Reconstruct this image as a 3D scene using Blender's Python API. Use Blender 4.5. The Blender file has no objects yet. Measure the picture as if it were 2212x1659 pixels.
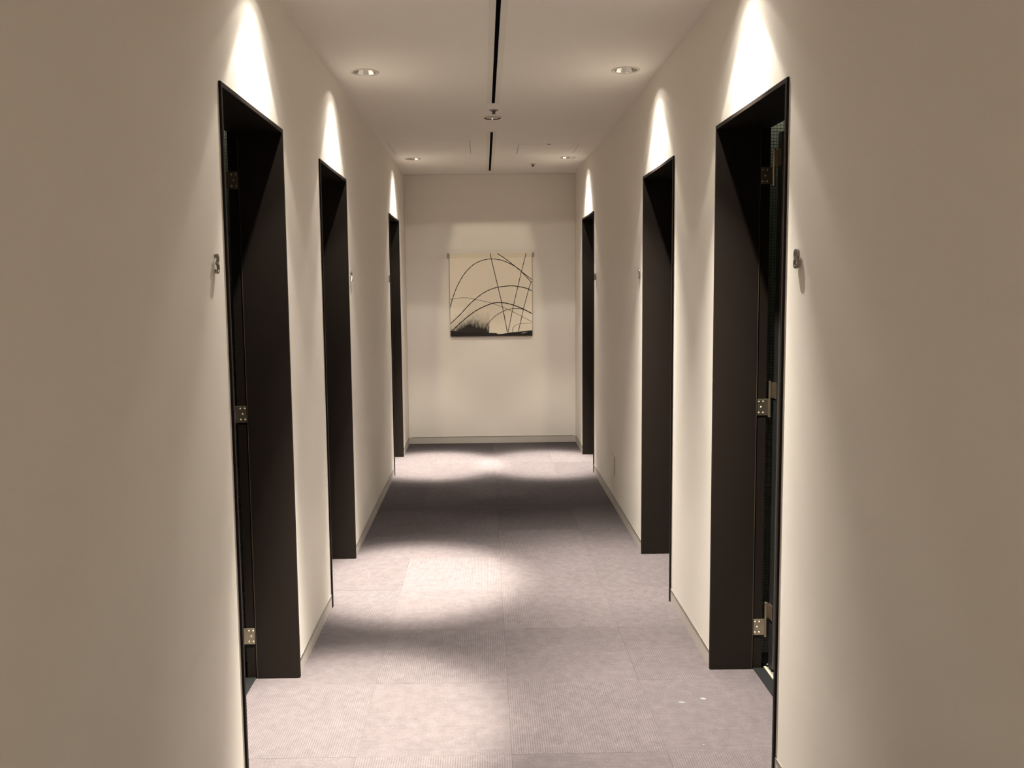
import bpy, bmesh, math, random
from mathutils import Vector, Matrix
from mathutils.geometry import tessellate_polygon

random.seed(7)
C = bpy.context.scene.collection
scene = bpy.context.scene

# ------------------------------------------------------------------ dimensions (metres)
XL, XR = -0.734, 0.871            # faces of the two side walls
XC = 0.0715                       # middle of the corridor
H = 2.546                         # ceiling height
YE = 8.013                        # end wall
YB = -3.0                         # wall behind the photographer
DH = 2.078                        # outer height of the door frames
WALL_T = 0.19

# ------------------------------------------------------------------ camera
cam_d = bpy.data.cameras.new('camera')
cam = bpy.data.objects.new('camera', cam_d)
C.objects.link(cam)
cam_d.sensor_fit = 'HORIZONTAL'
cam_d.sensor_width = 36.0
cam_d.lens = 36.0 * 1821.5 / 2212.0
cam_d.shift_x = 39.78 / 2212.0
cam_d.shift_y = -42.49 / 2212.0
cam_d.clip_start = 0.02
rt = Vector((0.99986982, -0.01176035, -0.01104728))
up = Vector((0.01207695, 0.09142331, 0.99573888))
fw = Vector((0.01070026, 0.99574267, -0.09155343))
m = Matrix((rt, up, -fw)).transposed().to_4x4()
m.translation = Vector((0, 0, 1.4962))
cam.matrix_world = m
scene.camera = cam

# ------------------------------------------------------------------ world, exposure
w = bpy.data.worlds.new('world')
scene.world = w
w.use_nodes = True
w.node_tree.nodes['Background'].inputs[0].default_value = (0.02, 0.018, 0.016, 1)
w.node_tree.nodes['Background'].inputs[1].default_value = 0.0
vs = scene.view_settings
vs.view_transform = 'Standard'
vs.look = 'None'
vs.exposure = 0.0
vs.gamma = 1.0
vs.use_curve_mapping = False

# ------------------------------------------------------------------ lamps of the corridor
WARM = (1.0, 0.945, 0.85)
# candela profile of the downlight: angle from straight down (deg) -> relative intensity
WIDE = [(0, 9.0), (16, 8.5), (20, 8.2), (25, 6.2), (29, 2.4), (34, 1.8), (37.5, 1.7), (40, 0.55), (44, 0.28),
        (48.5, 0.21), (51, 0.075), (58, 0.05), (61, 0.0)]
CORE = [(0, 210), (6, 206), (9, 190), (11, 145), (13, 58), (15, 12), (18, 1), (22, 0)]
BROAD = [(0, 190), (8, 175), (12, 130), (15, 85), (18, 48), (22, 20), (26, 6), (30, 0)]   # older, wider lamps at right


def downlight_lamp(x, y, power, core, tilt):
    """bare bulb in its reflector: a wide cone straight down plus a narrow core leaning a little to mid-corridor"""
    beam = BROAD if x > 0 and 2 < y < 5 else CORE
    ld = bpy.data.lights.new('downlight_bulb', 'POINT')
    ld.energy = power * 140 * 4 * math.pi
    ld.color = WARM
    ld.shadow_soft_size = 0.010
    ld.use_nodes = True
    nt = ld.node_tree
    nt.nodes.clear()
    L = nt.links.new
    out = nt.nodes.new('ShaderNodeOutputLight')
    em = nt.nodes.new('ShaderNodeEmission')
    tc = nt.nodes.new('ShaderNodeTexCoord')
    sums = []
    for prof, ax, k in ((WIDE, 0.0, 1.0), (beam, tilt, core)):
        ax = math.radians(ax) * (1 if x < 0 else -1)
        dt = nt.nodes.new('ShaderNodeVectorMath'); dt.operation = 'DOT_PRODUCT'
        dt.inputs[1].default_value = (math.sin(ax), 0, -math.cos(ax))
        ac = nt.nodes.new('ShaderNodeMath'); ac.operation = 'ARCCOSINE'
        dv = nt.nodes.new('ShaderNodeMath'); dv.operation = 'DIVIDE'; dv.inputs[1].default_value = math.radians(90)
        rp = nt.nodes.new('ShaderNodeValToRGB')
        rp.color_ramp.interpolation = 'LINEAR'
        el = rp.color_ramp.elements
        el[1].position = 1.0
        el[1].color = (0, 0, 0, 1)
        for i, (a, v) in enumerate(prof):
            v = v * k / 140.0
            e = el[0] if i == 0 else el.new(a / 90.0)
            e.color = (v, v, v, 1)
        L(tc.outputs['Normal'], dt.inputs[0])
        L(dt.outputs['Value'], ac.inputs[0])
        L(ac.outputs[0], dv.inputs[0])
        L(dv.outputs[0], rp.inputs[0])
        sums.append(rp)
    ad = nt.nodes.new('ShaderNodeMath'); ad.operation = 'ADD'
    L(sums[0].outputs[0], ad.inputs[0])
    L(sums[1].outputs[0], ad.inputs[1])
    L(ad.outputs[0], em.inputs['Strength'])
    L(em.outputs[0], out.inputs[0])
    o = bpy.data.objects.new('downlight_bulb', ld)
    C.objects.link(o)
    o.location = (x, y, H - 0.006)
    return o


DL = []                                            # downlight positions (x, y, power, core, tilt)
for y, pw, cl, cr, tl, tr in ((2.80, 1.5, 0.85, 0.52, 1.5, 2), (4.235, 1.5, 1.05, 0.52, 4.0, 0), (7.035, 1.5, 1.05, 0.85, 3, 4),
                              (0.0, 0.62, 0.9, 0.8, 3, 3), (-1.43, 0.62, 0.9, 0.8, 3, 3)):
    DL.append((-0.568, y, pw, cl, tl))
    DL.append((0.708, y, pw, cr, tr))
for q in DL:
    downlight_lamp(*q)

# art spotlight in the adjustable fitting in front of the end wall
ld = bpy.data.lights.new('art_spot_bulb', 'SPOT')
ld.energy = 54
ld.color = (1.0, 0.84, 0.66)
ld.shadow_soft_size = 0.0003
ld.spot_size = math.radians(64)
ld.spot_blend = 0.35
art_spot = bpy.data.objects.new('art_spot_bulb', ld)
C.objects.link(art_spot)
art_spot.location = (0.068, 5.398, H - 0.0006)
art_spot.rotation_euler = (Vector((0.075, YE, 1.15)) - art_spot.location).to_track_quat('-Z', 'Y').to_euler()
art_spot.scale = (0.30, 1.0, 1.0)
ld = ld.copy()                                     # weaker spill of the same fitting over the whole end wall
ld.energy = 18
ld.color = (1.0, 0.93, 0.82)
wash = bpy.data.objects.new('art_spill_bulb', ld)
C.objects.link(wash)
wash.location = art_spot.location
wash.rotation_euler = art_spot.rotation_euler


# ------------------------------------------------------------------ materials
def mat(name, col, rough=0.6, metal=0.0, bump=None, spec=0.5, coat=0.0):
    mt = bpy.data.materials.new(name)
    mt.use_nodes = True
    nt = mt.node_tree
    b = nt.nodes['Principled BSDF']
    b.inputs['Base Color'].default_value = (*col, 1)
    b.inputs['Roughness'].default_value = rough
    b.inputs['Metallic'].default_value = metal
    b.inputs['Specular IOR Level'].default_value = spec
    b.inputs['Coat Weight'].default_value = coat
    tc = nt.nodes.new('ShaderNodeTexCoord')
    n = nt.nodes.new('ShaderNodeTexNoise')
    sc, st, cv = bump if bump else (30, 0.02, 0.03)
    n.inputs['Scale'].default_value = sc
    n.inputs['Detail'].default_value = 4
    nt.links.new(tc.outputs['Object'], n.inputs['Vector'])
    bp = nt.nodes.new('ShaderNodeBump')
    bp.inputs['Strength'].default_value = st
    bp.inputs['Distance'].default_value = 0.002
    nt.links.new(n.outputs['Fac'], bp.inputs['Height'])
    nt.links.new(bp.outputs['Normal'], b.inputs['Normal'])
    mr = nt.nodes.new('ShaderNodeMapRange')
    mr.inputs['To Min'].default_value = 1 - cv
    mr.inputs['To Max'].default_value = 1 + cv
    nt.links.new(n.outputs['Fac'], mr.inputs['Value'])
    mx = nt.nodes.new('ShaderNodeVectorMath'); mx.operation = 'SCALE'
    mx.inputs[0].default_value = col
    nt.links.new(mr.outputs['Result'], mx.inputs['Scale'])
    nt.links.new(mx.outputs['Vector'], b.inputs['Base Color'])
    return mt


def emit(name, col, s):
    mt = bpy.data.materials.new(name)
    mt.use_nodes = True
    nt = mt.node_tree
    nt.nodes.clear()
    o = nt.nodes.new('ShaderNodeOutputMaterial')
    e = nt.nodes.new('ShaderNodeEmission')
    e.inputs[0].default_value = (*col, 1)
    e.inputs[1].default_value = s
    nt.links.new(e.outputs[0], o.inputs[0])
    return mt


M = {}
M['wall'] = mat('wall_paint', (0.79, 0.738, 0.662), 0.75, bump=(220, 0.06, 0.012), spec=0.3)
M['ceiling'] = mat('ceiling_paint', (0.84, 0.785, 0.72), 0.85, bump=(160, 0.08, 0.012), spec=0.2)
M['base'] = mat('baseboard_vinyl', (0.52, 0.475, 0.42), 0.5, bump=(60, 0.03, 0.02))
M['joint'] = mat('joint_sealant', (0.09, 0.08, 0.065), 0.8)
M['frame'] = mat('dark_brown_steel', (0.0115, 0.0078, 0.0058), 0.5, bump=(400, 0.05, 0.12), spec=0.15)
M['door'] = mat('charcoal_door', (0.06, 0.052, 0.042), 0.5)
M['dooredge'] = mat('door_edge_black', (0.004, 0.004, 0.004), 0.6)
M['rubber'] = mat('black_rubber', (0.0035, 0.0038, 0.0036), 0.8, spec=0.15, bump=(90, 0.2, 0.25))
M['brass'] = mat('satin_brass', (0.80, 0.66, 0.45), 0.35, 0.7)
M['nickel'] = mat('brushed_nickel', (0.38, 0.315, 0.23), 0.36, 0.95, bump=(300, 0.06, 0.06))
M['steel'] = mat('numeral_steel', (0.30, 0.28, 0.25), 0.32, 1.0)
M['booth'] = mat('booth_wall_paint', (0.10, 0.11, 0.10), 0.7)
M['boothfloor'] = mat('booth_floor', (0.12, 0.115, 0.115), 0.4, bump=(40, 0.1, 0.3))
M['mosaic'] = mat('mosaic_glass', (0.33, 0.38, 0.31), 0.25, bump=(55, 0.03, 0.35))
M['black'] = mat('slot_black', (0.0015, 0.0015, 0.0015), 0.9, spec=0.05)
M['vane'] = mat('slot_vane', (0.0016, 0.0016, 0.0016), 0.9, spec=0.05)
M['trimwhite'] = mat('fixture_white', (0.60, 0.545, 0.46), 0.5)
M['flange'] = mat('flange_white', (0.76, 0.71, 0.64), 0.6)
M['chrome'] = mat('mirror_reflector', (0.80, 0.80, 0.80), 0.07, 1.0)
M['glow'] = emit('lamp_glow', (1.0, 0.95, 0.88), 60.0)
M['dimglow'] = emit('art_glint_glow', (1.0, 0.86, 0.68), 0.35)
M['darkmetal'] = mat('dark_metal', (0.09, 0.07, 0.055), 0.4, 0.6)
M['plastic'] = mat('outlet_plastic', (0.60, 0.55, 0.48), 0.45)
M["stain"] = mat("chalk_stain", (0.085, 0.092, 0.088), 0.9)
M['baffle'] = mat('baffle_black', (0.0, 0.0, 0.0), 1.0, spec=0.0)
M['edge'] = mat('edge_highlight_paint', (0.10, 0.080, 0.055), 0.4, 0.3)  # lighter colour for the highlight painted along the jamb step
M['sleeve'] = mat('cloth_sleeve', (0.74, 0.66, 0.50), 0.9)
M['cap'] = mat('rod_cap', (0.30, 0.27, 0.235), 0.4)
M['rod'] = mat('clear_rod', (0.50, 0.43, 0.34), 0.3)
M['ink'] = mat('black_ink', (0.012, 0.008, 0.006), 0.8)
M['inkbrown'] = mat('thin_ink', (0.05, 0.035, 0.025), 0.8)
M['inkfaint'] = mat('faint_ink', (0.17, 0.125, 0.085), 0.9)
M['inkwhite'] = mat('white_scratch', (0.42, 0.36, 0.29), 0.9)


def carpet_mat(name, axis):
    """loop pile carpet tile, ribs running along one axis"""
    mt = bpy.data.materials.new(name)
    mt.use_nodes = True
    nt = mt.node_tree
    N, L = nt.nodes.new, nt.links.new
    b = nt.nodes['Principled BSDF']
    b.inputs['Roughness'].default_value = 0.95
    b.inputs['Specular IOR Level'].default_value = 0.0
    tc = N('ShaderNodeTexCoord')
    wv = N('ShaderNodeTexWave')
    wv.wave_type = 'BANDS'
    wv.bands_direction = axis
    wv.inputs['Scale'].default_value = 2 * math.pi / 0.0078 / 20
    wv.inputs['Distortion'].default_value = 0.25
    wv.inputs['Detail'].default_value = 1
    wv.inputs['Detail Scale'].default_value = 6
    L(tc.outputs['Object'], wv.inputs['Vector'])
    n1 = N('ShaderNodeTexNoise'); n1.inputs['Scale'].default_value = 190; n1.inputs['Detail'].default_value = 3
    n2 = N('ShaderNodeTexNoise'); n2.inputs['Scale'].default_value = 28; n2.inputs['Detail'].default_value = 5
    n3 = N('ShaderNodeTexNoise'); n3.inputs['Scale'].default_value = 3.0; n3.inputs['Detail'].default_value = 3
    oi = N('ShaderNodeObjectInfo')
    sh = N('ShaderNodeVectorMath'); sh.operation = 'ADD'          # every tile gets its own patch of pile
    L(tc.outputs['Object'], sh.inputs[0])
    k7 = N('ShaderNodeMath'); k7.operation = 'MULTIPLY'; k7.inputs[1].default_value = 37.0
    L(oi.outputs['Random'], k7.inputs[0])
    L(k7.outputs[0], sh.inputs[1])
    for n in (n1, n2, n3):
        L(sh.outputs['Vector'], n.inputs['Vector'])

    def ma(op, a, bb):
        x = N('ShaderNodeMath'); x.operation = op
        for i, q in enumerate((a, bb)):
            if isinstance(q, (int, float)):
                x.inputs[i].default_value = q
            else:
                L(q, x.inputs[i])
        return x.outputs[0]
    rib = 0.30 if axis == 'X' else 0.16
    v = ma('ADD', ma('MULTIPLY', wv.outputs['Fac'], rib), 1 - rib / 2)
    v = ma('MULTIPLY', v, ma('ADD', ma('MULTIPLY', n1.outputs['Fac'], 0.70), 0.65))
    v = ma('MULTIPLY', v, ma('ADD', ma('MULTIPLY', n2.outputs['Fac'], 0.46), 0.77))
    v = ma('MULTIPLY', v, ma('ADD', ma('MULTIPLY', n3.outputs['Fac'], 0.10), 0.95))
    v = ma('MULTIPLY', v, ma('ADD', ma('MULTIPLY', oi.outputs['Random'], 0.15), 0.925))
    if axis == 'Y':
        v = ma('MULTIPLY', v, 0.97)
    sc = N('ShaderNodeVectorMath'); sc.operation = 'SCALE'
    sc.inputs[0].default_value = (0.0595, 0.0502, 0.0502)
    L(v, sc.inputs['Scale'])
    L(sc.outputs['Vector'], b.inputs['Base Color'])
    hgt = ma('ADD', ma('MULTIPLY', wv.outputs['Fac'], 0.7), ma('MULTIPLY', n1.outputs['Fac'], 0.5))
    bp = N('ShaderNodeBump')
    bp.inputs['Strength'].default_value = 0.5
    bp.inputs['Distance'].default_value = 0.0015
    L(hgt, bp.inputs['Height'])
    L(bp.outputs['Normal'], b.inputs['Normal'])
    return mt


M['carpet_y'] = carpet_mat('carpet_ribs_lengthwise', 'X')
M['carpet_x'] = carpet_mat('carpet_ribs_crosswise', 'Y')


def canvas_mat():
    """cream cloth with an ink wash rising from the lower left edge; object x = 0..W, z = 0..Hc"""
    mt = bpy.data.materials.new('painted_cloth')
    mt.use_nodes = True
    nt = mt.node_tree
    N, L = nt.nodes.new, nt.links.new
    b = nt.nodes['Principled BSDF']
    b.inputs['Roughness'].default_value = 0.9
    tc = N('ShaderNodeTexCoord')
    sp = N('ShaderNodeSeparateXYZ')
    L(tc.outputs['Object'], sp.inputs[0])

    def ma(op, a, bb=0.0, clamp=False):
        x = N('ShaderNodeMath'); x.operation = op; x.use_clamp = clamp
        for i, q in enumerate((a, bb)):
            if isinstance(q, (int, float)):
                x.inputs[i].default_value = q
            else:
                L(q, x.inputs[i])
        return x.outputs[0]
    X, Z = sp.outputs['X'], sp.outputs['Z']
    # streaky noise, stretched vertically
    mp = N('ShaderNodeMapping'); mp.inputs['Scale'].default_value = (1, 1, 0.35)
    L(tc.outputs['Object'], mp.inputs[0])
    ns = N('ShaderNodeTexNoise'); ns.inputs['Scale'].default_value = 55; ns.inputs['Detail'].default_value = 5
    L(mp.outputs[0], ns.inputs['Vector'])
    nl = N('ShaderNodeTexNoise'); nl.inputs['Scale'].default_value = 9; nl.inputs['Detail'].default_value = 2
    L(mp.outputs[0], nl.inputs['Vector'])
    # height of the wash at x: a low dome peaking near x = 0.2
    dx = ma('SUBTRACT', X, 0.21)
    dome = ma('SUBTRACT', 0.190, ma('MULTIPLY', ma('MULTIPLY', dx, dx), 1.7))
    hh = ma('ADD', dome, ma('MULTIPLY', ma('SUBTRACT', ns.outputs['Fac'], 0.5), 0.11))
    hh = ma('ADD', hh, ma('MULTIPLY', ma('SUBTRACT', nl.outputs['Fac'], 0.5), 0.10))
    a = ma('DIVIDE', ma('SUBTRACT', hh, Z), 0.105, True)          # dense core
    hh2 = ma('ADD', hh, 0.065)
    a2 = ma('MULTIPLY', ma('DIVIDE', ma('SUBTRACT', hh2, Z), 0.15, True), 0.38)
    ink = ma('MAXIMUM', ma('MULTIPLY', a, 0.985), a2)
    right = ma('LESS_THAN', X, ma('ADD', 0.362, ma('MULTIPLY', Z, 0.07)))
    left = ma('GREATER_THAN', X, 0.003)
    ink = ma('MULTIPLY', ma('MULTIPLY', ink, right), left)
    # little unpainted flecks
    vo = N('ShaderNodeTexVoronoi'); vo.inputs['Scale'].default_value = 34
    L(tc.outputs['Object'], vo.inputs['Vector'])
    fl = ma('GREATER_THAN', vo.outputs['Distance'], 0.10)
    ink = ma('MULTIPLY', ink, ma('ADD', ma('MULTIPLY', fl, 0.8), 0.2))
    mix = N('ShaderNodeMix'); mix.data_type = 'RGBA'
    mix.inputs['A'].default_value = (0.83, 0.74, 0.595, 1)
    mix.inputs['B'].default_value = (0.014, 0.011, 0.008, 1)
    L(ink, mix.inputs['Factor'])
    L(mix.outputs['Result'], b.inputs['Base Color'])
    return mt


M['canvas'] = canvas_mat()


# ------------------------------------------------------------------ mesh helpers
def link_mesh(name, bm, m_, parent=None, loc=None, recalc=True):
    if recalc:
        bmesh.ops.recalc_face_normals(bm, faces=bm.faces)
    me = bpy.data.meshes.new(name)
    bm.to_mesh(me)
    bm.free()
    me.materials.append(m_)
    o = bpy.data.objects.new(name, me)
    C.objects.link(o)
    if loc is not None:
        o.location = loc
    if parent is not None:
        o.parent = parent
    return o


def empty(name, loc):
    o = bpy.data.objects.new(name, None)
    C.objects.link(o)
    o.location = loc
    o.empty_display_size = 0.1
    return o


def tag(o, label=None, cat=None, group=None, kind=None):
    if label: o['label'] = label
    if cat: o['category'] = cat
    if group: o['group'] = group
    if kind: o['kind'] = kind
    return o


def bx(bm, x0, x1, y0, y1, z0, z1, bev=0.0):
    vsx = [bm.verts.new((x, y, z)) for x in (x0, x1) for y in (y0, y1) for z in (z0, z1)]
    idx = ((0, 1, 3, 2), (4, 6, 7, 5), (0, 4, 5, 1), (2, 3, 7, 6), (0, 2, 6, 4), (1, 5, 7, 3))
    fs = [bm.faces.new([vsx[i] for i in f]) for f in idx]
    if bev > 0:
        es = list({e for f in fs for e in f.edges})
        bmesh.ops.bevel(bm, geom=es, offset=bev, segments=2, affect='EDGES', profile=0.5)
    return fs


def cyl(bm, c, r, h, axis='Z', seg=24, r2=None, caps=True):
    """cylinder / cone from c along +axis by h"""
    r2 = r if r2 is None else r2
    a, b_ = [], []
    for i in range(seg):
        t = 2 * math.pi * i / seg
        u, v = math.cos(t), math.sin(t)
        for lst, rr, hh in ((a, r, 0), (b_, r2, h)):
            if axis == 'Z': p = (c[0] + rr * u, c[1] + rr * v, c[2] + hh)
            elif axis == 'Y': p = (c[0] + rr * u, c[1] + hh, c[2] + rr * v)
            else: p = (c[0] + hh, c[1] + rr * u, c[2] + rr * v)
            lst.append(bm.verts.new(p))
    for i in range(seg):
        j = (i + 1) % seg
        bm.faces.new((a[i], a[j], b_[j], b_[i]))
    if caps:
        bm.faces.new(a)
        bm.faces.new(b_)


def lathe(bm, prof, seg=40, cx=0, cy=0):
    rings = []
    for r, z in prof:
        if r < 1e-6:
            rings.append([bm.verts.new((cx, cy, z))])
        else:
            rings.append([bm.verts.new((cx + r * math.cos(2 * math.pi * i / seg), cy + r * math.sin(2 * math.pi * i / seg), z)) for i in range(seg)])
    for a, b_ in zip(rings[:-1], rings[1:]):
        for i in range(seg):
            j = (i + 1) % seg
            if len(a) == 1 and len(b_) == 1: continue
            if len(a) == 1: bm.faces.new((a[0], b_[i], b_[j]))
            elif len(b_) == 1: bm.faces.new((a[i], a[j], b_[0]))
            else: bm.faces.new((a[i], a[j], b_[j], b_[i]))


def smooth(o, ang=40):
    for p in o.data.polygons:
        p.use_smooth = True
    try:
        o.data.set_sharp_from_angle(angle=math.radians(ang))
    except Exception:
        pass
    return o


def slab(loops, to3d, thick_vec):
    """flat plate with holes: loops[0] outer, the rest holes (2-D); extruded by thick_vec"""
    bm = bmesh.new()
    pts = [p for lp in loops for p in lp]
    tris = tessellate_polygon([[Vector((p[0], p[1], 0)) for p in lp] for lp in loops])
    v0 = [bm.verts.new(to3d(*p)) for p in pts]
    v1 = [bm.verts.new(Vector(to3d(*p)) + Vector(thick_vec)) for p in pts]
    for t in tris:
        try:
            bm.faces.new([v0[i] for i in t])
            bm.faces.new([v1[i] for i in reversed(t)])
        except ValueError:
            pass
    k = 0
    for lp in loops:
        n = len(lp)
        for i in range(n):
            a, b_ = k + i, k + (i + 1) % n
            bm.faces.new((v0[a], v0[b_], v1[b_], v1[a]))
        k += n
    return bm


def circle2(cx, cy, r, n=32):
    return [(cx + r * math.cos(2 * math.pi * i / n), cy + r * math.sin(2 * math.pi * i / n)) for i in range(n)]


def rect2(x0, x1, y0, y1):
    return [(x0, y0), (x1, y0), (x1, y1), (x0, y1)]


def S(name, bm, m_, parent=None, loc=None):
    o = link_mesh(name, bm, m_, parent, loc)
    if parent is None:
        o['kind'] = 'structure'
    return o


# ------------------------------------------------------------------ doors table
# (side, y of near outer frame edge, y of far outer frame edge, hinge on the far side?)
DOORS = [(-1, 2.424, 3.158, True), (1, 2.436, 3.172, True),
         (-1, 3.860, 4.592, False), (1, 3.873, 4.603, False),
         (-1, 6.655, 7.408, True), (1, 6.664, 7.418, True)]

# ------------------------------------------------------------------ shell
SLOTS = [(0.4, 4.962), (5.862, 7.790)]
PANELS = [(-0.680, -0.090, 6.185, 6.800, 0.0030), (0.277, 0.718, 6.370, 6.815, 0.0045)]
holes = []
for x, y, pw, core, tilt in DL:
    holes.append(circle2(x, y, 0.060, 36))
for a, b_ in SLOTS:
    holes.append(rect2(0.059, 0.077, a, b_))
for x0, x1, y0, y1, g in PANELS:
    holes.append(rect2(x0 - g, x1 + g, y0 - g, y1 + g))
holes.append(circle2(0.068, 5.372, 0.046, 32))
S('ceiling', slab([rect2(XL - WALL_T, XR + WALL_T, YB, YE + 0.1)] + holes, lambda x, y: (x, y, H), (0, 0, 0.02)), M['ceiling'])

for side, nm, x0 in ((-1, 'wall_left', XL), (1, 'wall_right', XR)):
    outline = [(YB, 0.0)]
    for s, y0, y1, fh in DOORS:
        if s == side:
            outline += [(y0, 0.0), (y0, DH), (y1, DH), (y1, 0.0)]
    outline += [(YE, 0.0), (YE, H), (YB, H)]
    S(nm, slab([outline], lambda y, z, x0=x0: (x0, y, z), (side * WALL_T, 0, 0)), M['wall'])

bm = bmesh.new(); bx(bm, XL - WALL_T, XR + WALL_T, YE, YE + 0.1, 0.0, H)
S('wall_end', bm, M['wall'])
bm = bmesh.new(); bx(bm, XL - WALL_T, XR + WALL_T, YB - 0.1, YB, 0.0, H)
S('wall_behind', bm, M['wall'])

# floor slab with carpet tiles
bm = bmesh.new(); bx(bm, XL - WALL_T, XR + WALL_T, YB, YE, -0.10, -0.0062)
floor = S('floor', bm, M['joint'])
D_CARPET = 0.163
cols = [(XL, -0.4276), (-0.4276, 0.0724), (0.0724, 0.5724), (0.5724, XR)]
ys = [2.5817 + 0.5 * k for k in range(-12, 12)]
edges = [YB] + [y for y in ys if YB < y < YE] + [YE]
g = 0.0002
for r in range(len(edges) - 1):
    ya, yb = edges[r], edges[r + 1]
    k = round((ya - 2.0817) / 0.5)                 # row 0 is the first row in view
    for c, (xa, xb) in enumerate(cols):
        bm = bmesh.new()
        cx, cy = (xa + xb) / 2, (ya + yb) / 2
        ztop = random.uniform(-0.0005, 0.0)
        x_in0 = xa + (g if c > 0 else 0.0005)
        x_in1 = xb - (g if c < 3 else 0.0005)
        bx(bm, x_in0 - cx, x_in1 - cx, ya + g - cy, yb - g - cy, -0.006, ztop)
        for s, y0, y1, fh in DOORS:                # the carpet runs on into each doorway
            if (s == -1 and c == 0) or (s == 1 and c == 3):
                a, b2 = max(ya + g, y0 + 0.0165), min(yb - g, y1 - 0.0165)
                if b2 - a > 0.004:
                    if s == -1:
                        bx(bm, XL - D_CARPET - cx, x_in0 - cx, a - cy, b2 - cy, -0.006, ztop)
                    else:
                        bx(bm, x_in1 - cx, XR + D_CARPET - cx, a - cy, b2 - cy, -0.006, ztop)
        link_mesh('carpet_tile', bm, M['carpet_y'] if (c + k) % 2 == 1 else M['carpet_x'], floor, (cx, cy, 0))
# two chalky smears on the carpet
for cx, cy, rx, ry in ((0.694, 2.902, 0.013, 0.005), (0.779, 2.926, 0.011, 0.007), (0.70, 2.62, 0.004, 0.004)):
    bm = bmesh.new()
    n = 14
    rr = [random.uniform(0.6, 1.15) for _ in range(n)]
    top = [bm.verts.new((rx * rr[i] * math.cos(2 * math.pi * i / n), ry * rr[i] * math.sin(2 * math.pi * i / n), 0.0006)) for i in range(n)]
    bot = [bm.verts.new((v.co.x * 1.1, v.co.y * 1.1, -0.0004)) for v in top]
    bm.faces.new(top)
    for i in range(n):
        bm.faces.new((top[i], top[(i + 1) % n], bot[(i + 1) % n], bot[i]))
    link_mesh('chalk_smear', bm, M['stain'], floor, (cx, cy, 0.0))

# baseboards
BH, BT = 0.063, 0.0026


def base_run(name, x0, s, ya, yb):
    bm = bmesh.new()
    prof = [(0, 0), (BT, 0), (BT, BH - 0.001), (BT - 0.001, BH), (0, BH)]
    va = [bm.verts.new((x0 - s * d, ya, z)) for d, z in prof]
    vb = [bm.verts.new((x0 - s * d, yb, z)) for d, z in prof]
    for i in range(5):
        j = (i + 1) % 5
        bm.faces.new((va[i], va[j], vb[j], vb[i]))
    bm.faces.new(va); bm.faces.new(vb)
    o = S(name, bm, M['base'])
    # the dark sealant bead along its top edge
    bm = bmesh.new()
    bx(bm, x0 - s * 0.0035, x0, ya, yb, BH, BH + 0.0018)
    link_mesh('sealant_bead', bm, M['joint'], o)


for side, nm, x0 in ((-1, 'baseboard_left', XL), (1, 'baseboard_right', XR)):
    y = YB
    for s, y0, y1, fh in DOORS:
        if s == side:
            base_run(nm, x0, side, y, y0)
            y = y1
    base_run(nm, x0, side, y, YE)
bm = bmesh.new()
bx(bm, XL + 0.026, XR - 0.026, YE - BT, YE, 0.0, BH, 0.001)
bx(bm, XL + BT, XL + 0.025, YE - BT - 0.001, YE, 0.0, BH + 0.001, 0.001)
bx(bm, XR - 0.025, XR - BT, YE - BT - 0.001, YE, 0.0, BH + 0.001, 0.001)
bb = S('baseboard_end', bm, M['base'])
bm = bmesh.new(); bx(bm, XL + 0.026, XR - 0.026, YE - 0.004, YE, BH, BH + 0.0022)
link_mesh('sealant_bead', bm, M['joint'], bb)
# thin darker trim strips where the end wall meets the side walls and the ceiling
for n_, (xa, xb, za, zb) in enumerate(((XL, XL + 0.0025, BH, H), (XR - 0.0025, XR, BH, H), (XL, XR, H - 0.003, H))):
    bm = bmesh.new(); bx(bm, xa, xb, YE - 0.0015, YE, za, zb)
    S('trim_%d' % (n_ + 1), bm, M['joint_l'] if 'joint_l' in M else M['base'])

# ------------------------------------------------------------------ doors
FACE, PRO = 0.0145, 0.007
SIDE = {-1: 'left', 1: 'right'}
NUMTXT = {0: '3', 1: '8', 2: '2', 3: '9', 4: '1', 5: '10'}
ORD = {0: 'nearest', 1: 'nearest', 2: 'middle', 3: 'middle', 4: 'farthest', 5: 'farthest'}
PIT, TILE = 0.0122, 0.0108

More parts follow.
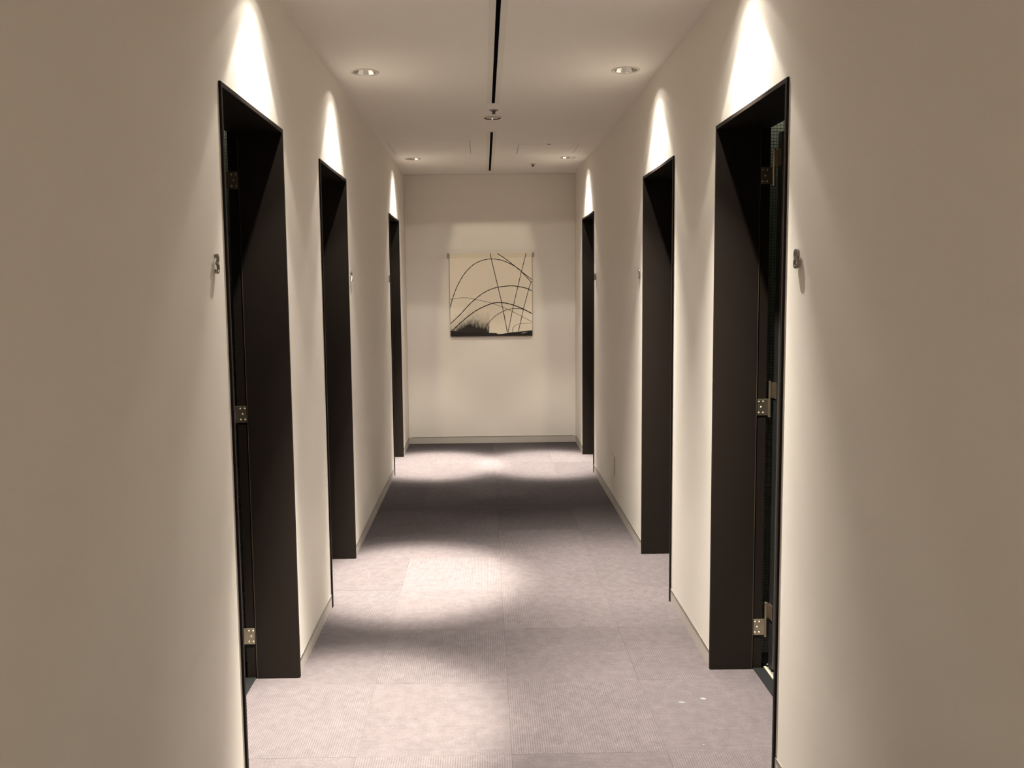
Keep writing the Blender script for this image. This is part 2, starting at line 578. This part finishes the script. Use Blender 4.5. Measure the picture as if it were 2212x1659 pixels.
for di, (s, y0, y1, fh) in enumerate(DOORS):
    x0 = XL if s < 0 else XR
    Wd = y1 - y0
    yh = y1 if fh else y0
    dh = 1 if fh else -1
    org = Vector((x0, (y0 + y1) / 2, 0))

    def B(bm, d0, d1, t0, t1, z0, z1, bev=0.0):
        xs = sorted((x0 + s * d0 - org.x, x0 + s * d1 - org.x))
        yy = sorted((yh - dh * t0 - org.y, yh - dh * t1 - org.y))
        bx(bm, xs[0], xs[1], yy[0], yy[1], z0, z1, bev)

    def P(d, t, z):
        return (x0 + s * d - org.x, yh - dh * t - org.y, z)

    root = empty('door_%d' % (di + 1), org)
    root['kind'] = 'structure'
    tag(root, 'dark brown framed open doorway beside the numeral %s, %s on the %s wall' % (NUMTXT[di], ORD[di], SIDE[s]))

    # hinge-side jamb: deep reveal, then a step back for the rebate
    bm = bmesh.new()
    B(bm, -PRO, 0.158, 0.0, FACE, 0.0, DH - FACE, 0.0012)
    B(bm, 0.158, 0.197, 0.0, 0.0075, 0.0, DH - 0.008, 0.0008)
    link_mesh('jamb', bm, M['frame'], root)
    bm = bmesh.new()
    B(bm, -PRO, 0.158, Wd - FACE, Wd, 0.0, DH - FACE, 0.0012)
    B(bm, 0.158, 0.197, Wd - 0.0075, Wd, 0.0, DH - 0.008, 0.0008)
    link_mesh('jamb', bm, M['frame'], root)
    bm = bmesh.new()
    B(bm, -PRO, 0.158, 0.0, Wd, DH - FACE, DH, 0.0012)
    B(bm, 0.158, 0.197, 0.0075, Wd - 0.0075, DH - 0.008, DH)
    link_mesh('header', bm, M['frame'], root)
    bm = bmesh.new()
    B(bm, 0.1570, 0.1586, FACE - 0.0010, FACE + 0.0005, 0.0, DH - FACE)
    link_mesh('edge_highlight', bm, M['edge'], root)  # thin light strip painted in as the highlight on the step edge
    # threshold strip with a brass edge
    bm = bmesh.new()
    B(bm, 0.1635, 0.208, 0.0080, Wd - 0.0080, -0.005, 0.001, 0.0006)
    th = link_mesh('threshold', bm, M['rubber'], root)
    bm = bmesh.new()
    B(bm, 0.2085, 0.218, 0.0, Wd, -0.005, 0.003, 0.001)
    link_mesh('brass_strip', bm, M['brass'], th)

    # door leaf standing open at a right angle inside the booth
    LW, LT, d_e = Wd - 0.03, 0.040, 0.225
    bm = bmesh.new()
    B(bm, d_e + 0.002, d_e + LW, 0.004, 0.004 + LT, 0.009, 2.050, 0.0015)
    leaf = link_mesh('door_leaf', bm, M['door'], root)
    bm = bmesh.new()
    B(bm, d_e, d_e + 0.0018, 0.0045, 0.0035 + LT, 0.009, 2.050)
    link_mesh('edge_band', bm, M['dooredge'], leaf)
    bm = bmesh.new()
    hx = d_e + LW - 0.065
    px, py, pz = P(hx, 0.004 + LT, 1.0)
    cyl(bm, (px, py, pz), 0.024, -dh * 0.006, 'Y', 20)
    cyl(bm, (px, py - dh * 0.006, pz), 0.009, -dh * 0.035, 'Y', 16)
    B(bm, hx - 0.11, hx + 0.010, 0.004 + LT + 0.036, 0.004 + LT + 0.050, 0.990, 1.010, 0.004)
    link_mesh('lever_handle', bm, M['nickel'], leaf)

    # three lift-off hinges
    for zc in (1.8955, 1.0295, 0.166):
        bm = bmesh.new()
        B(bm, 0.1625, 0.205, 0.0075, 0.0097, zc - 0.0315, zc + 0.0315, 0.0009)
        hg = link_mesh('hinge', bm, M['nickel'], root)
        kx, ky, kz = P(0.2095, 0.0105, zc - 0.034)
        bm = bmesh.new()
        cyl(bm, (kx, ky, kz), 0.0052, 0.066, 'Z', 16)
        smooth(link_mesh('knuckle', bm, M['nickel'], hg), 50)
        bm = bmesh.new()
        cyl(bm, (kx, ky, kz + 0.067), 0.0052, 0.062, 'Z', 16)
        cyl(bm, (kx, ky, kz + 0.129), 0.0060, 0.004, 'Z', 16)
        cyl(bm, (kx, ky, kz - 0.004), 0.0060, 0.004, 'Z', 16)
        smooth(link_mesh('pin', bm, M['nickel'], hg), 50)
        bm = bmesh.new()
        B(bm, d_e - 0.0025, d_e, 0.006, 0.038, zc + 0.034, zc + 0.094, 0.0008)
        B(bm, 0.2095, d_e, 0.0045, 0.0065, zc + 0.034, zc + 0.094)
        link_mesh('door_plate', bm, M['nickel'], hg)
        for (dd, dz) in ((0.169, 0.021), (0.185, 0.021), (0.177, 0.0), (0.169, -0.021), (0.185, -0.021)):
            bm = bmesh.new()
            qx, qy, qz = P(dd, 0.0095, zc + dz)
            cyl(bm, (qx, qy, qz), 0.0036, -dh * 0.0012, 'Y', 12, r2=0.0026)
            link_mesh('screw', bm, M['brass'], hg)

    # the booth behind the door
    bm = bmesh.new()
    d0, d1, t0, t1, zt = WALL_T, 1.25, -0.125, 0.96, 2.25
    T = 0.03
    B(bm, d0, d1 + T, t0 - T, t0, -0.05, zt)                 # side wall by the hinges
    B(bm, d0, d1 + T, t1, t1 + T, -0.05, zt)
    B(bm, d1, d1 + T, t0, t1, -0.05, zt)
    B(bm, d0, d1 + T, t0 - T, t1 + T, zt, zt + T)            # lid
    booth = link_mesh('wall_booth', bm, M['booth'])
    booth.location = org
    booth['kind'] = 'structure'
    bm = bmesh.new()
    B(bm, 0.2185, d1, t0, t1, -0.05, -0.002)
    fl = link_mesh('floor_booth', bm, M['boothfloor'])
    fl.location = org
    fl['kind'] = 'structure'
    # mosaic on the hinge-side wall of the booth
    vv, ff = [], []
    ncol, nrow = 34, 183
    for i in range(ncol):
        for j in range(nrow):
            a = d0 + 0.001 + i * PIT
            z = 0.004 + j * PIT
            k = len(vv)
            tp = t0 + 0.0022
            for (dd, zz) in ((a, z), (a + TILE, z), (a + TILE, z + TILE), (a, z + TILE)):
                vv.append(P(dd, t0, zz))
            for (dd, zz) in ((a + .0008, z + .0008), (a + TILE - .0008, z + .0008), (a + TILE - .0008, z + TILE - .0008), (a + .0008, z + TILE - .0008)):
                vv.append(P(dd, tp, zz))
            ff += [(k + 4, k + 5, k + 6, k + 7), (k, k + 1, k + 5, k + 4), (k + 1, k + 2, k + 6, k + 5), (k + 2, k + 3, k + 7, k + 6), (k + 3, k, k + 4, k + 7)]
    me = bpy.data.meshes.new('mosaic_tiles')
    me.from_pydata(vv, [], ff)
    me.materials.append(M['mosaic'])
    mo = bpy.data.objects.new('mosaic_tiles', me)
    C.objects.link(mo)
    mo.parent = booth
    mo['kind'] = 'stuff'

    if di < 2:                                               # added fill light without a fitting, brightens the mosaic top
        lx, ly, lz = P(0.30, -0.045, zt - 0.012)
        bl = bpy.data.lights.new('mosaic_fill', 'POINT')
        bl.energy = 0.55
        bl.color = (1.0, 0.93, 0.78)
        bl.shadow_soft_size = 0.012
        bo = bpy.data.objects.new('mosaic_fill', bl)
        C.objects.link(bo)
        bo.location = Vector((lx, ly, lz)) + org

# ------------------------------------------------------------------ ceiling fixtures
first = None
for i, (x, y, pw, core, tilt) in enumerate(DL):
    sd = 'left' if x < 0 else 'right'
    if y == 4.235:
        lb = 'big lit chrome downlight in the ceiling near the %s wall, before the middle doorway' % sd
    elif y == 7.035:
        lb = 'small distant lit downlight near the %s wall, just past the %s access hatch' % (sd, sd)
    elif y == 2.80:
        lb = 'recessed downlight above the nearest doorway on the %s, out of frame at the top' % sd
    elif y == 0.0:
        lb = 'recessed downlight over the photographer by the %s wall, out of frame' % sd
    else:
        lb = 'recessed downlight behind the photographer by the %s wall, out of frame' % sd
    root = empty('downlight', (x, y, H))
    tag(root, lb, 'downlight', 'recessed downlights along the corridor')
    if first is None:
        first = {}
        bm = bmesh.new()
        lathe(bm, [(0.0585, 0.0), (0.0700, 0.0), (0.0705, -0.0010), (0.0690, -0.0022), (0.0600, -0.0032), (0.0570, -0.0026), (0.0560, 0.0), (0.0585, 0.0)], 48)
        first['trim_ring'] = smooth(link_mesh('trim_ring', bm, M['trimwhite'], root), 60)
        bm = bmesh.new()                                     # faceted mirror cone, open at the bottom
        nf = 12
        rb, rt_, hz = 0.0568, 0.022, 0.062
        lo = [bm.verts.new((rb * math.cos(2 * math.pi * (k + .5) / nf), rb * math.sin(2 * math.pi * (k + .5) / nf), 0.0)) for k in range(nf)]
        mi = [bm.verts.new((0.0340 * math.cos(2 * math.pi * (k + .5) / nf), 0.0340 * math.sin(2 * math.pi * (k + .5) / nf), 0.031)) for k in range(nf)]
        hi = [bm.verts.new((rt_ * math.cos(2 * math.pi * (k + .5) / nf), rt_ * math.sin(2 * math.pi * (k + .5) / nf), hz)) for k in range(nf)]
        for k in range(nf):
            j = (k + 1) % nf
            bm.faces.new((lo[j], lo[k], mi[k], mi[j]))
            bm.faces.new((mi[j], mi[k], hi[k], hi[j]))
        first['reflector'] = link_mesh('reflector', bm, M['chrome'], root, recalc=False)
        bm = bmesh.new()
        cyl(bm, (0, 0, 0.0635), 0.033, 0.002, 'Z', 24)
        lathe(bm, [(0.0598, 0.001), (0.0598, 0.085), (0.0, 0.085)], 36)
        first['housing'] = link_mesh('housing', bm, M['darkmetal'], root)
        bm = bmesh.new()
        lathe(bm, [(0.0, 0.046), (0.008, 0.047), (0.014, 0.052), (0.016, 0.0625), (0.0, 0.0628)], 24)
        first['lamp'] = link_mesh('lamp', bm, M['glow'], root)
    else:
        for nme, src in first.items():
            c = src.copy()
            C.objects.link(c)
            c.parent = root

# slot diffusers
for i, (a, b_) in enumerate(SLOTS):
    root = empty('slot_diffuser', (0.068, (a + b_) / 2, H))
    hl = (b_ - a) / 2
    tag(root, ('long black linear air slot running out of the top of the picture',
               'short black linear air slot farther off, between the two access hatches')[i], 'air vent', 'linear slot diffusers in the ceiling')
    bm = bmesh.new()
    for sg in (-1, 1):
        xs = sorted((sg * 0.009, sg * 0.0115))
        bx(bm, xs[0], xs[1], -hl, hl, -0.0022, 0.0)
        xs = sorted((sg * 0.0115, sg * 0.036))
        bx(bm, xs[0], xs[1], -hl - 0.015, hl + 0.015, -0.0010, 0.0)
        ye_ = sorted((sg * hl, sg * (hl + 0.015)))
        bx(bm, -0.0115, 0.0115, ye_[0], ye_[1], -0.0010, 0.0)
    link_mesh('flange', bm, M['flange'], root)
    bm = bmesh.new()
    bx(bm, -0.010, -0.0088, -hl, hl, 0.001, 0.06)
    bx(bm, 0.0088, 0.010, -hl, hl, 0.001, 0.06)
    bx(bm, -0.010, 0.010, -hl, hl, 0.06, 0.062)
    bx(bm, -0.010, 0.010, -hl - 0.001, -hl, 0.001, 0.06)
    bx(bm, -0.010, 0.010, hl, hl + 0.001, 0.001, 0.06)
    link_mesh('channel', bm, M['black'], root)
    cuts = [a] + [c for c in (1.38, 2.10, 2.82, 3.543, 4.266, 6.5, 7.15) if a < c < b_] + [b_]
    mid = (a + b_) / 2
    for k in range(len(cuts) - 1):
        bm = bmesh.new()
        zt = 0.012 + 0.006 * (k % 2)
        bx(bm, -0.0080, 0.0070, cuts[k] + 0.002 - mid, cuts[k + 1] - 0.002 - mid, zt, zt + 0.002)
        link_mesh('vane', bm, M['vane'], root)

# access hatches
for i, (x0, x1, y0, y1, g_) in enumerate(PANELS):
    cx, cy = (x0 + x1) / 2, (y0 + y1) / 2
    root = empty('access_hatch', (cx, cy, H))
    tag(root, ('larger square access hatch in the ceiling to the left of the air slot',
               'smaller square access hatch with dark edges to the right of the air slot')[i], 'hatch', 'ceiling access hatches')
    bm = bmesh.new()
    bx(bm, x0 - cx, x1 - cx, y0 - cy, y1 - cy, -0.0004, 0.016)
    link_mesh('hatch_panel', bm, M['ceiling'], root)
    bm = bmesh.new()
    hx, hy = (x1 - x0) / 2 + g_, (y1 - y0) / 2 + g_
    bx(bm, -hx - 0.01, hx + 0.01, -hy - 0.01, hy + 0.01, 0.021, 0.03)
    link_mesh('hatch_frame', bm, M['black'], root)
    if i == 1:
        bm = bmesh.new()
        cyl(bm, (0.0, -hy + 0.012, -0.003), 0.011, 0.0028, 'Z', 20)
        link_mesh('latch', bm, M['darkmetal'], root)

# sprinkler heads
for i, (x, y, r, lb) in enumerate(((0.073, 5.150, 0.029, 'sprinkler head in the gap between the two air slots, nearer than the round spotlight'),
                                   (0.437, 7.385, 0.029, 'small far sprinkler head between the right downlight and the air slot'))):
    root = empty('sprinkler', (x, y, H))
    tag(root, lb, 'sprinkler', 'sprinkler heads in the ceiling')
    bm = bmesh.new()
    lathe(bm, [(0.0, 0.0), (r, 0.0), (r, -0.0015), (r * 0.85, -0.004), (0.013, -0.005), (0.0, -0.005)], 32)
    smooth(link_mesh('escutcheon', bm, M['cap'] if i == 0 else M['trimwhite'], root), 35)
    bm = bmesh.new()
    lathe(bm, [(0.0, -0.005), (0.012, -0.005), (0.011, -0.012), (0.007, -0.014), (0.007, -0.018), (0.0115, -0.020), (0.0115, -0.0225), (0.0, -0.0225)], 24)
    smooth(link_mesh('nozzle', bm, M['darkmetal'], root), 35)
    bm = bmesh.new()
    for k in range(8):
        t = 2 * math.pi * k / 8
        q = Vector((math.cos(t), math.sin(t), 0))
        n_ = Vector((-q.y, q.x, 0)) * 0.0012
        a_, b2 = q * 0.009, q * 0.0155
        v_ = [bm.verts.new(p) for p in (a_ - n_ + Vector((0, 0, -0.0225)), b2 - n_ + Vector((0, 0, -0.0225)), b2 + n_ + Vector((0, 0, -0.0225)), a_ + n_ + Vector((0, 0, -0.0225)))]
        v2 = [bm.verts.new(v.co + Vector((0, 0, 0.0012))) for v in v_]
        bm.faces.new(v_); bm.faces.new(v2[::-1])
        for e in range(4):
            bm.faces.new((v_[e], v_[(e + 1) % 4], v2[(e + 1) % 4], v2[e]))
    link_mesh('deflector', bm, M['darkmetal'], root)

# adjustable spotlight for the artwork
root = empty('adjustable_spotlight', (0.068, 5.372, H))
tag(root, 'flat round adjustable spotlight with three faint glints, between the two air slots', 'spotlight')
bm = bmesh.new()
lathe(bm, [(0.0490, 0.0), (0.059, 0.0), (0.059, -0.0012), (0.057, -0.0030), (0.0505, -0.0045), (0.0496, -0.0045), (0.0490, 0.0)], 48)
smooth(link_mesh('trim_ring', bm, M['trimwhite'], root), 35)
bm = bmesh.new()
lathe(bm, [(0.0470, 0.0), (0.0489, 0.0), (0.0495, -0.0045), (0.0484, -0.0045), (0.0470, 0.0)], 48)
smooth(link_mesh('baffle', bm, M['baffle'], root), 35)
bm = bmesh.new()
lathe(bm, [(0.0, 0.0030), (0.0455, 0.0030), (0.0455, 0.05), (0.0, 0.05)], 32)
link_mesh('face_plate', bm, M['trimwhite'], root)
for k, px in enumerate((-0.011, -0.003, 0.005)):  # glowing bumps put in for the three glints on the face
    bm = bmesh.new()
    lathe(bm, [(0.0, 0.0005), (0.0018, 0.0010), (0.0024, 0.0030), (0.0, 0.0032)], 16, cx=px, cy=-0.01)
    link_mesh('lamp', bm, M['dimglow'], root)
bm = bmesh.new()
lathe(bm, [(0.0, 0.0008), (0.0025, 0.0012), (0.0034, 0.0030), (0.0, 0.0032)], 16, cx=-0.021, cy=-0.01)
link_mesh('adjusting_screw', bm, M['darkmetal'], root)

# ------------------------------------------------------------------ door numerals
def numeral(txt, side, yc, zc, size, label):
    x0 = XL if side < 0 else XR
    cu = bpy.data.curves.new('t', 'FONT')
    cu.body = txt
    cu.size = size
    cu.align_x = 'CENTER'
    cu.extrude = 0.0026
    cu.bevel_depth = 0.0007
    cu.offset = -0.0006
    cu.space_character = 0.95
    to = bpy.data.objects.new('t', cu)
    C.objects.link(to)
    bpy.context.view_layer.update()
    dg = bpy.context.evaluated_depsgraph_get()
    me = bpy.data.meshes.new_from_object(to.evaluated_get(dg))
    bpy.data.objects.remove(to)
    bm = bmesh.new()
    bm.from_mesh(me)
    zs = [v.co.y for v in bm.verts]
    xs = [v.co.x for v in bm.verts]
    mx_, mz = (min(xs) + max(xs)) / 2, (min(zs) + max(zs)) / 2
    for v in bm.verts:
        u, h, t = v.co.x - mx_, v.co.y - mz, v.co.z
        # face of the numeral looks across the corridor
        if side < 0:
            v.co = (t + 0.0033 + 0.004, u * 1.0, h)
        else:
            v.co = (-(t + 0.0033 + 0.004), -u, h)
    # stand-off studs
    dep = 0.0045
    for hz in (-0.35, 0.35):
        c = (0 if side > 0 else 0.0, 0, hz * size * 0.5)
        cyl(bm, (0 if side < 0 else 0, 0.0, hz * size * 0.6), 0.0015, (dep if side < 0 else -dep), 'X', 8)
    o = link_mesh('door_numeral', bm, M['steel'])
    o.location = (x0, yc, zc)
    tag(o, label, 'number', 'metal room numerals on the corridor walls')
    return o


numeral('3', -1, 2.325, 1.567, 0.078, 'metal numeral 3 on the left wall before the nearest doorway')
numeral('8', 1, 2.333, 1.564, 0.078, 'metal numeral 8 on the right wall before the nearest doorway')
numeral('2', -1, 4.677, 1.563, 0.078, 'metal numeral 2 on the left wall just past the middle doorway')
numeral('9', 1, 4.700, 1.560, 0.078, 'metal numeral 9 on the right wall just past the middle doorway')
numeral('1', -1, 6.540, 1.565, 0.078, 'metal numeral 1 on the left wall before the farthest doorway')
numeral('10', 1, 6.550, 1.565, 0.078, 'metal numeral 10 on the right wall before the farthest doorway')

# ------------------------------------------------------------------ wall outlet
root = empty('wall_outlet', (XR, 5.645, 0.278))
tag(root, 'cream wall outlet plate low on the right wall beyond the middle doorway', 'outlet')
bm = bmesh.new(); bx(bm, -0.007, 0.0, -0.036, 0.036, -0.061, 0.061, 0.0015)
pl = link_mesh('cover_plate', bm, M['plastic'], root)
bm = bmesh.new(); bx(bm, -0.0014, 0.0, -0.0385, 0.0385, -0.0635, 0.0635)
link_mesh('plate_shadow_rim', bm, M['joint'], root)  # dark rim paints the shadow line around the cover plate
for z in (-0.022, 0.022):
    bm = bmesh.new(); bx(bm, -0.0085, -0.0068, -0.012, 0.012, z - 0.014, z + 0.014, 0.001)
    sk = link_mesh('socket', bm, M['plastic'], pl)
    # slots
bm = bmesh.new()
bm.free()
for z in (-0.022, 0.022):
    for y in (-0.0045, 0.0045):
        bm = bmesh.new()
        bx(bm, -0.0090, -0.0080, y - 0.0008, y + 0.0008, z - 0.005, z + 0.005)
        link_mesh('socket_slot', bm, M['black'], pl)

# ------------------------------------------------------------------ hanging artwork on the end wall
AX0, AX1, AZ0, AZ1 = -0.318, 0.457, 1.030, 1.810
AW, AHt = AX1 - AX0, AZ1 - AZ0
AY = YE - 0.022
root = empty('wall_hanging', ((AX0 + AX1) / 2, YE, AZ0))
tag(root, 'square cream cloth hanging with black ink arcs on the end wall', 'artwork')


def local(x, y, z):
    return (x - (AX0 + AX1) / 2, y - YE, z - AZ0)


bm = bmesh.new()
bx(bm, 0, AW, 0, 0.004, 0, AHt, 0.0008)
canvas = link_mesh('cloth', bm, M['canvas'], root, local(AX0, AY, AZ0))


def to_c(u, v):
    """crop pixel of the study view -> cloth coordinates (x, z)"""
    return ((u - 252) / 1398.0 * AW, (1548 - v) / 1413.0 * AHt)


def spline(pts, n=8):
    P_ = [pts[0]] + list(pts) + [pts[-1]]
    out = []
    for i in range(1, len(P_) - 2):
        p0, p1, p2, p3 = (Vector(P_[i + k]) for k in (-1, 0, 1, 2))
        for j in range(n):
            t = j / n
            out.append(0.5 * ((2 * p1) + (-p0 + p2) * t + (2 * p0 - 5 * p1 + 4 * p2 - p3) * t * t + (-p0 + 3 * p1 - 3 * p2 + p3) * t ** 3))
    out.append(Vector(P_[-2]))
    return out


def stroke(pts, wd, m_, lay, taper=0.0):
    pp = spline([to_c(*p) for p in pts])
    bm = bmesh.new()
    n = len(pp)
    yf = -0.0003 - 0.00008 * lay
    ring = []
    for i, p in enumerate(pp):
        t = (pp[min(i + 1, n - 1)] - pp[max(i - 1, 0)]).normalized()
        nn = Vector((-t.y, t.x))
        k = wd * 0.42 * (1 + 0.14 * math.sin(i * 1.7 + lay)) * (1 - taper * i / n)
        a, b_ = p + nn * k, p - nn * k
        f_ = lambda q: (min(max(q.x, 0.0), AW), min(max(q.y, 0.0), AHt))
        a, b_ = f_(a), f_(b_)
        ring.append([bm.verts.new((a[0], yf, a[1])), bm.verts.new((b_[0], yf, b_[1])), bm.verts.new((b_[0], 0.0002, b_[1])), bm.verts.new((a[0], 0.0002, a[1]))])
    for r0, r1 in zip(ring[:-1], ring[1:]):
        for i in range(4):
            j = (i + 1) % 4
            bm.faces.new((r0[i], r0[j], r1[j], r1[i]))
    bm.faces.new(ring[0]); bm.faces.new(ring[-1][::-1])
    link_mesh('ink_line', bm, m_, canvas)


stroke([(250, 910), (400, 890), (530, 885), (700, 920), (900, 965), (1050, 1015), (1250, 1100), (1450, 1200), (1650, 1312)], 0.0050, M['inkfaint'], 0)
stroke([(855, 1385), (930, 1290), (1030, 1195), (1150, 1125), (1250, 1092), (1350, 1078), (1450, 1085), (1530, 1104)], 0.0062, M['inkbrown'], 1)
stroke([(1317, 1480), (1312, 1430), (1340, 1385), (1400, 1348), (1480, 1335), (1560, 1332), (1640, 1333)], 0.0055, M['inkbrown'], 2, 0.55)
stroke([(250, 1055), (300, 880), (380, 680), (500, 480), (650, 330), (800, 255), (960, 230), (1120, 250), (1250, 300), (1400, 385), (1500, 480), (1640, 635)], 0.0080, M['ink'], 3)
stroke([(1060, 135), (1200, 230), (1340, 340), (1480, 455), (1645, 585)], 0.0080, M['ink'], 4)
stroke([(940, 135), (1000, 400), (1070, 710), (1130, 980), (1222, 1480)], 0.0076, M['ink'], 5)
stroke([(1555, 135), (1470, 455), (1400, 740), (1330, 1030), (1235, 1480)], 0.0068, M['ink'], 6)
stroke([(1640, 610), (1590, 760), (1500, 1100), (1410, 1480)], 0.0068, M['ink'], 7)
stroke([(255, 1325), (420, 1170), (600, 980), (800, 820), (950, 745), (1070, 712), (1200, 695), (1330, 692), (1450, 710), (1570, 740), (1645, 780)], 0.0086, M['ink'], 8)
stroke([(290, 1440), (450, 1290), (600, 1170), (750, 1075), (900, 1010), (1000, 980), (1100, 972), (1250, 995), (1400, 1045), (1520, 1100), (1648, 1168)], 0.0098, M['ink'], 9)
# black band along the foot
band = [(252, 1548), (252, 1440), (420, 1470), (640, 1482), (905, 1490), (1040, 1495), (1055, 1513), (1140, 1510), (1230, 1492), (1400, 1478), (1520, 1466), (1650, 1455), (1650, 1536), (1648, 1548)]
bm = bmesh.new()
fr = [bm.verts.new((to_c(*p)[0], -0.0011, max(to_c(*p)[1], 0))) for p in band]
bk = [bm.verts.new((v.co.x, 0.0002, v.co.z)) for v in fr]
bm.faces.new(fr)
bm.faces.new(bk[::-1])
for i in range(len(fr)):
    j = (i + 1) % len(fr)
    bm.faces.new((fr[i], fr[j], bk[j], bk[i]))
link_mesh('ink_band', bm, M['ink'], canvas)
for pts in (((1460, 1505), (1490, 1500), (1530, 1500)), ((1495, 1490), (1530, 1484), (1568, 1482)), ((1478, 1497), (1500, 1494), (1545, 1491))):
    pp = [to_c(*p) for p in pts]
    bm = bmesh.new()
    for (xa, za), (xb, zb) in zip(pp[:-1], pp[1:]):
        v_ = [bm.verts.new(q) for q in ((xa, -0.0015, za - .0015), (xb, -0.0015, zb - .0015), (xb, -0.0015, zb + .0015), (xa, -0.0015, za + .0015))]
        w_ = [bm.verts.new((v.co.x, -0.0010, v.co.z)) for v in v_]
        bm.faces.new(v_); bm.faces.new(w_[::-1])
        for e in range(4):
            bm.faces.new((v_[e], v_[(e + 1) % 4], w_[(e + 1) % 4], w_[e]))
    link_mesh('white_scratch', bm, M['inkwhite'], canvas)

# hanging rod along the top with grey end caps, side cords
bm = bmesh.new()
bx(bm, 0.0, AW, -0.00025, 0.0001, AHt - 0.042, AHt)
link_mesh('top_sleeve', bm, M['sleeve'], canvas)
bm = bmesh.new()
cyl(bm, local(AX0 - 0.012, AY + 0.012, AZ1 - 0.014), 0.0065, AW + 0.024, 'X', 16)
smooth(link_mesh('hanging_rod', bm, M['rod'], root), 50)
for xa in (AX0 - 0.022, AX1 + 0.006):
    bm = bmesh.new()
    l = local(xa, 0, 0)
    bx(bm, l[0], l[0] + 0.016, -0.030, -0.001, AHt - 0.036, AHt + 0.004, 0.002)
    link_mesh('rod_bracket', bm, M['cap'], root)
for xa in (AX0 - 0.004, AX1 + 0.004):
    bm = bmesh.new()
    l = local(xa, AY + 0.002, 0)
    cyl(bm, (l[0], l[1], 0.0), 0.0011, AHt - 0.03, 'Z', 8)
    link_mesh('edge_cord', bm, M['cap'], root)
